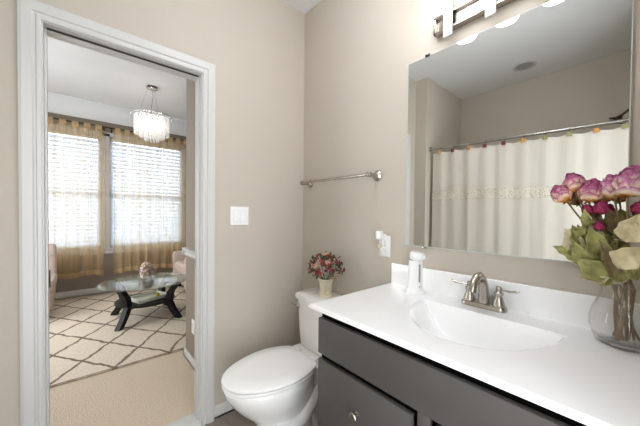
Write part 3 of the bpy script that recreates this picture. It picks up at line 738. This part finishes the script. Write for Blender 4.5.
# potted flowers on the tank
pp = thing('potted_flowers', 'fluted cream pot of red and pink flowers on the toilet tank', 'flower pot', (.393, -.118, .735))
b = MB(); rr = []; n = 120
for z, r, fl in ((0, .044, 0), (.004, .046, 0), (.012, .045, 0), (.016, .037, .3), (.03, .036, 1), (.07, .038, 1), (.09, .042, 1), (.098, .049, .4), (.104, .051, 0), (.108, .049, 0), (.108, .044, 0), (.095, .040, 0), (.095, .001, 0)):
    rr.append([Vector((r*(1-.15*fl*(.5+.5*math.cos(15*2*PI*k/n)))*math.cos(2*PI*k/n), r*(1-.15*fl*(.5+.5*math.cos(15*2*PI*k/n)))*math.sin(2*PI*k/n), z)) for k in range(n)])
b.rings(rr); b.build('pot', MT['pot'], pp)
rs = random.Random(11)
def leafmesh(b, base, tip, wid, nrm, curl=.0, n=5, m=2, stem=None):
    base, tip = Vector(base), Vector(tip); ax = tip-base; L = ax.length; a = ax.normalized()
    nn = (Vector(nrm)-a*Vector(nrm).dot(a)).normalized(); sd_ = a.cross(nn)
    rows = []
    for i in range(n+1):
        t = i/n; wd = wid*(math.sin(PI*min(1, t**.75*.98+.02)))*(1 if 0 < i < n else .06)
        row = []
        for k in range(-m, m+1):
            s = k/m
            row.append(base+a*L*t+sd_*wd*.5*s*(1+(.10*math.sin(t*17+L*900) if n > 5 else 0))+nn*(curl*L*(math.sin(PI*t)*.5-t*t*.6)+.30*wd*abs(s)**1.3+(.07*wd*math.sin(t*13+s*4+L*700) if n > 5 else 0)))
        rows.append(row)
    b.rings(rows, closed=False)
    if stem is not None: b.tube([stem, (Vector(stem)+base)/2+Vector((0, 0, .004)), base, base+a*L*.3], [.0014, .0014, .0012, .0006], 6)
def dome_pt(rs, k=1.0):
    while True:
        v = Vector((rs.gauss(0, 1), rs.gauss(0, 1), rs.gauss(.25, 1))).normalized()
        if v.z > -.45: return v, Vector((v.x*.100*k, v.y*.100*k, .168+v.z*.088*k))
b = MB()
for k in range(110):
    v, p = dome_pt(rs, rs.uniform(.75, 1.08)); tdir = (v+Vector((rs.uniform(-.6, .6), rs.uniform(-.6, .6), rs.uniform(-.4, .5)))).normalized()
    leafmesh(b, p-tdir*.012, p+tdir*.02, .016, Vector((rs.uniform(-1, 1), rs.uniform(-1, 1), 1)), .2, 3, 1)
for k in range(26):
    v, p = dome_pt(rs, .85); b.tube([(p.x*.15, p.y*.15, .09), (p.x*.6, p.y*.6, .13), p], .0012, 5)
b.build('foliage', MT['greens'], pp, normals=False)
def small_bloom(b, c, ax, s, rs):
    ax = ax.normalized(); t = ax.cross(Vector((.3, .2, .9))).normalized(); q = ax.cross(t)
    for ring, (n, tilt, k) in enumerate(((5, .95, 1.0), (4, .5, .75), (3, .15, .5))):
        for i in range(n):
            an = 2*PI*i/n+ring*.6+rs.uniform(-.2, .2); rad = t*math.cos(an)+q*math.sin(an)
            d_ = (rad*math.sin(tilt)+ax*math.cos(tilt)).normalized()
            leafmesh(b, c, c+d_*s*k, s*.95*k, ax-rad*.6, .15, 3, 1)
    b.ball(c+ax*s*.3, s*.28, 6)
cols = ['burgundy', 'rose', 'coral', 'cream', 'burgundy', 'coral', 'burgundy', 'rose']
for k in range(60):
    v, p = dome_pt(rs, rs.uniform(.88, 1.10)); b = MB(); small_bloom(b, p, v, rs.uniform(.012, .022), rs); b.build('blossom', MT['reds'][cols[k % 8]], pp, normals=False)

# ------------------------------------------------------------------ vase of dried roses
VC = Vector((1.622, -.106, CZ))
vs = thing('vase', 'clear bell-shaped glass vase at the right end of the sink top', 'vase', VC)
pro = [(.001, 0), (.052, .0), (.058, .004), (.066, .02), (.074, .048), (.0735, .07), (.066, .10), (.055, .125), (.049, .142), (.049, .152), (.054, .170), (.058, .178)]
b = MB(); b.lathe(pro+[(.0565, .179), (.0525, .170), (.0475, .152), (.0475, .142), (.0535, .124), (.0645, .099), (.0715, .07), (.072, .048), (.064, .022), (.052, .012), (.001, .010)], n=48); b.build('vase_glass', MT['vaseglass'], vs)
WAIST = VC+Vector((0, 0, .147))
def petal(b, cl, c, rad, ax, r0, hgt, wid, lean, cup, rs, pal):
    """one cupped petal; rad outward, ax up the bloom axis"""
    tan = ax.cross(rad).normalized(); n, m = 6, 3; V = []
    for i in range(n+1):
        t = i/n; row = []
        wd = wid*(.35+.9*math.sin(PI*(.12+.62*t)))*.5*(1 if i < n else .72)
        out = .9*r0*(.12+.88*math.sin(min(1, t*1.35)*PI/2))*(1-.34*max(0, t-.5)**1.5*2.2)+lean*t*t*hgt
        for k in range(-m, m+1):
            s = k/m; ang = s*wd/max(r0, .006)*cup
            p = c+ax*(hgt*t*(1-.10*s*s)+rs.uniform(-.0006, .0006))+rad*(out*math.cos(ang*.8))+tan*(wd*s)
            if t > .8: p += rad*(.12*hgt*(t-.8)*5*(lean+.3))
            v = b.bm.verts.new(p); e = 1.0*t**1.9+.35*abs(s)**3*t
            lay = cl; v[lay] = pal(min(1, e), rs)
            row.append(v)
        V.append(row)
    for i in range(n):
        for k in range(2*m): b.bm.faces.new((V[i][k], V[i][k+1], V[i+1][k+1], V[i+1][k]))
def lerp(a, c, t): return tuple(a[i]+(c[i]-a[i])*t for i in range(4))
def pal3(base, mid, edge):
    B, Mi, E_ = srgb(base), srgb(mid), srgb(edge)
    def f(e, rs):
        e = min(1, max(0, e+rs.uniform(-.10, .10)))
        return lerp(B, Mi, e/.45) if e < .45 else lerp(Mi, E_, (e-.45)/.55)
    return f
PINK = pal3('#e0962a', '#f6e2c0', '#b3248a'); PALE = pal3('#e0a440', '#faeedb', '#bb4597'); CRIM = pal3('#a04a3c', '#a82a55', '#c04a7c'); DARK = pal3('#5a2438', '#7a1f4a', '#6b1645')
def rose(label, px, py, Y, s, tilt, pal, seed, leaves=(), group='dried roses in the vase', openness=1.0):
    s *= .88; rs = random.Random(seed); head = at(px, py, Y)
    foot = VC+Vector((rs.uniform(-.03, .03), rs.uniform(-.03, .03), .014))
    t = thing('dried_rose', label, 'rose', foot, 0, group)
    inv = -foot
    wp = WAIST+Vector((rs.uniform(-.026, .026), rs.uniform(-.02, .02), rs.uniform(-.01, .01)))
    ax = (Vector(tilt)).normalized(); c0 = head-ax*s*1.0
    mid = wp.lerp(c0, .55)+Vector((rs.uniform(-.01, .01), rs.uniform(-.008, .008), .012))
    b = MB(); b.tube([p+inv for p in (foot, foot.lerp(wp, .5)+Vector((rs.uniform(-.005, .005), 0, 0)), wp, mid, c0-ax*.012, c0)], [.0034, .0032, .003, .0026, .0022, .003], 8); b.build('stem', MT['stem'], t)
    b = MB(); cl = b.bm.verts.layers.float_color.new('Col')
    tq = ax.cross(Vector((.2, .9, .3))).normalized(); qq = ax.cross(tq)
    for (n, r0, h, wd, lean, cup) in ((3, .12, 2.0, .50, .0, 1.2), (4, .28, 2.05, .65, .0, 1.1), (5, .48, 1.98, .78, .0, 1.0), (6, .70, 1.85, .92, .0, 1.0), (6, .88, 1.62, 1.0, .03*openness, 1.0), (5, .96, 1.15, .85, .14*openness, .9)):
        off = rs.uniform(0, 6)
        for i in range(n):
            an = 2*PI*i/n+off+rs.uniform(-.15, .15); rad = (tq*math.cos(an)+qq*math.sin(an)).normalized()
            petal(b, cl, c0+inv+ax*rs.uniform(-.04, .06)*s, rad, ax, r0*s, h*s*rs.uniform(.92, 1.06), wd*s*1.1, lean, cup, rs, pal)
    b.build('bloom', MT['petal'], t, normals=False)
    b = MB()
    for i in range(5):
        an = 2*PI*i/5; rad = tq*math.cos(an)+qq*math.sin(an)
        leafmesh(b, c0+inv, c0+inv+(rad*.9-ax*.35*(i % 2)+ax*.2)*s*.8, s*.3, ax, -.2, 4, 1)
    b.build('sepals', MT['leafC'], t, normals=False)
    extra = []
    for k in range(5):
        ex, ey = rs.uniform(576, 634), rs.uniform(224, 272); ea = math.atan2(ey-286, ex-612)+rs.uniform(-.9, .9); el = rs.uniform(12, 21)
        if ex+math.cos(ea)*el < 588 and ey+math.sin(ea)*el > 258: ea = -PI/2
        extra.append((ex, ey, ex+math.cos(ea)*el, ey+math.sin(ea)*el, rs.uniform(-.15, -.06), rs.uniform(6, 12), rs.choice(['leafA', 'leafA', 'leafC', 'leafB']), rs.uniform(-.2, .3), (rs.uniform(-.8, .8), rs.uniform(-1, 1), rs.uniform(-.2, .8))))
    for (x0_, y0_, x1_, y1_, Yl, wpx, mname, curl, nz) in list(leaves)+extra:
        p0, p1 = at(x0_, y0_, Yl), at(x1_, y1_, Yl+nz[1]*.02)
        sp = wp.lerp(mid, min(1, max(.1, (p0.z-wp.z)/max(.02, mid.z-wp.z))))
        b = MB(); tc_ = (CAM-p0).normalized()
        leafmesh(b, p0+inv, p1+inv, wpx/372, tc_+Vector((nz[0], 0, nz[2])), curl*1.6, 14, 4, sp+inv)
        o = b.build('leaf', MT[mname], t, normals=False)
        so = o.modifiers.new('thickness', 'SOLIDIFY'); so.thickness = .0009
    return t
rose('dried pink rose, leftmost bloom in the glass vase', 561, 194, -.135, .031, (-.45, -.25, .8), PINK, 1, [
    (590, 268, 574, 242, -.16, 16, 'leafA', .15, (-.3, 0, .3)), (582, 262, 553, 245, -.14, 15, 'leafA', .1, (-.2, 0, .7))])
rose('dried pink rose, highest of the left cluster in the vase', 574, 183, -.120, .033, (-.2, -.2, .95), PINK, 2, [
    (600, 262, 590, 226, -.17, 18, 'leafA', .12, (.2, 0, .2)), (580, 256, 565, 228, -.12, 19, 'leafB', .2, (-.2, 0, .5))])
rose('large dried pink and yellow rose at the right of the left cluster', 591, 191, -.15, .036, (.1, -.45, .85), PINK, 3, [
    (604, 280, 577, 258, -.18, 20, 'leafA', .2, (-.2, 0, .4)), (585, 246, 574, 226, -.13, 18, 'leafA', .1, (0, 0, .1))])
rose('small crimson dried rose under the left rose cluster', 601, 208, -.14, .021, (.1, -.4, .8), CRIM, 4, [
    (612, 278, 602, 240, -.19, 13, 'leafC', .1, (.6, 0, 0)), (604, 283, 591, 271, -.18, 16, 'leafB', .1, (0, 0, .5))])
rose('small dark pink dried rose half hidden below the left cluster', 588, 210, -.13, .019, (-.3, -.4, .7), CRIM, 5, [
    (598, 250, 586, 236, -.11, 14, 'leafB', .1, (0, 0, .4))])
rose('pale pink dried rose left of the biggest rose in the vase', 613, 187, -.15, .036, (-.1, -.3, .9), PALE, 6, [
    (620, 240, 606, 206, -.10, 15, 'leafC', .2, (.2, 0, .2)), (622, 282, 607, 262, -.17, 18, 'leafA', .1, (.2, 0, .6))])
rose('biggest dried rose, pale with purple edges, topmost at the right', 632, 182, -.19, .042, (.15, -.45, .85), PALE, 7, [
    (626, 242, 640, 214, -.21, 23, 'leafB', .1, (.2, 0, .2)), (618, 268, 642, 246, -.20, 21, 'leafB', .1, (.1, 0, .5))])
rose('small crimson dried rose at the right edge below the biggest rose', 639, 208, -.15, .020, (.3, -.4, .7), CRIM, 8, [
    (626, 276, 644, 270, -.19, 16, 'leafA', .1, (.2, 0, .6)), (614, 284, 622, 262, -.15, 14, 'leafB', .1, (.2, 0, .4))])
rose('little pink dried rosebud among the leaves below the crimson rose', 599, 226, -.15, .015, (-.1, -.5, .7), CRIM, 9, [
    (612, 236, 600, 218, -.08, 14, 'leafC', .1, (0, 0, .2)), (600, 285, 616, 272, -.17, 13, 'leafA', .1, (0, 0, .6))], openness=.3)
rose('dark magenta dried rosebud low in the bouquet near the vase mouth', 622, 254, -.17, .017, (.15, -.3, .8), DARK, 10, [
    (618, 236, 612, 214, -.09, 12, 'leafC', .1, (.3, 0, .1)), (596, 278, 578, 276, -.13, 13, 'leafB', .1, (0, 0, .6))], openness=.3)

# ------------------------------------------------------------------ tub side (seen in the mirror)
RY = -1.64
ro = thing('shower_rod', 'steel shower curtain rod reflected in the mirror', 'shower rod', (.128, RY, 1.948))
b = MB(); b.tube([(0.005, 0, 0), (1.528, 0, -.040)], .0125, 16); b.build('pole', MT['steel'], ro)
for xx, zz, s in ((0, 0, 1), (1.532, -.04, -1)):
    b = MB(); b.lathe([(.028, 0), (.03, s*.006), (.018, s*.014), (.0135, s*.03)], (xx, 0, zz), 20, 'X'); b.build('end_flange', MT['steel'], ro)
sc = thing('shower_curtain', 'cream shower curtain with a lace band, reflected in the mirror', 'shower curtain', (0, RY, 0))
HX = [.245, .381, .535, .677, .831, .976, 1.122, 1.269, 1.419, 1.560]
HC = ['gold', 'maroon', 'gold', 'maroon', 'maroon', 'gold', 'olive', 'olive', 'gold', 'olive']
def rodz(x): return 1.948-.040*(x-.128)/1.524
def cwave(x, z):
    f = max(0, min(1, (1.9-z)/1.5)); ph = (x-.245)/.1465*2*PI
    return .0045*math.cos(ph)*(1-.6*f)+.004*math.sin(x*11+z*.6)*f+.0035*max(0, math.sin(x*24+1+.3*z))**6
def csurf(z0f, z1f, nz, off=0):
    rows = []
    for k in range(nz+1):
        row = []
        for i in range(301):
            x = .165+(1.635-.165)*i/300
            za, zb_ = z0f(x), z1f(x); z = za+(zb_-za)*k/nz
            row.append(Vector((x, cwave(x, z)+off, z)))
        rows.append(row)
    return rows
top = lambda x: rodz(x)-.040-.010*(1-math.cos((x-.245)/.1465*2*PI))*.5
b = MB(); b.rings(csurf(lambda x: .22, top, 40), closed=False); b.build('curtain_cloth', MT['scurtain'], sc, normals=False)
b = MB(); b.rings(csurf(lambda x: 1.40-.01*x, lambda x: 1.505-.02*x, 4, .003), closed=False); b.build('lace_band', MT['lace'], sc, normals=False)
MT['gold'] = mat('gold_square', '#b8863f', .5); MT['maroon'] = mat('maroon_square', '#6b2330', .5); MT['olive'] = mat('olive_square', '#8b8558', .5)
names = ['first', 'second', 'third', 'fourth', 'fifth', 'sixth', 'seventh', 'eighth', 'ninth', 'tenth']
for i, (hx, hc) in enumerate(zip(HX, HC)):
    h = thing('curtain_hook', '%s square curtain hook, %s from the left along the reflected shower rod' % (hc, names[i]), 'curtain hook', (hx, RY, rodz(hx)), group='shower curtain hooks')
    b = MB(); b.tube([(0, .0165*math.sin(a), .0165*math.cos(a)) for a in [k*PI/8 for k in range(0, 15)]]+[(0, .016, -.03)], .0018, 6); b.build('ring', MT['steel'], h)
    b = MB(); b.box((-.017, .021, -.062), (.017, .028, -.028), .003); b.build('square_charm', MT[hc], h)
sh = thing('shower_fixture', 'dark metal shower head and arm above the rod in the mirror', 'shower head', (1.66, -2.02, 2.085))
b = MB(); b.lathe([(.03, 0), (.03, -.004), (.012, -.010)], (0, 0, 0), 18, 'X'); b.tube([(0, 0, 0), (-.06, 0, .006), (-.10, 0, -.008), (-.135, 0, -.04)], .0095, 12); b.build('shower_arm', MT['bronze'], sh)
q = bmesh.new()
mb = MB(); mb.lathe([(.012, .0), (.016, -.012), (.024, -.03), (.048, -.045), (.052, -.052), (.049, -.056), (.001, -.057)], n=24)
bmesh.ops.transform(mb.bm, matrix=Matrix.Translation((-.132, 0, -.036)) @ Matrix.Rotation(math.radians(38), 4, 'Y'), verts=mb.bm.verts[:]); mb.build('head', MT['bronze'], sh); q.free()
cl_ = thing('ceiling_light', 'unlit round recessed ceiling light above the tub, reflected in the mirror', 'ceiling light', (.87, -2.05, H))
b = MB(); b.lathe([(.070, .0), (.072, -.004), (.085, -.009), (.095, -.006), (.097, 0)], n=40, cap0=False, cap1=False); b.build('trim_ring', MT['trim'], cl_)
b = MB(); b.lathe([(.072, -.001), (.072, -.003), (.04, -.006), (.001, -.007)], n=36); b.build('lens', MT['lensoff'], cl_)
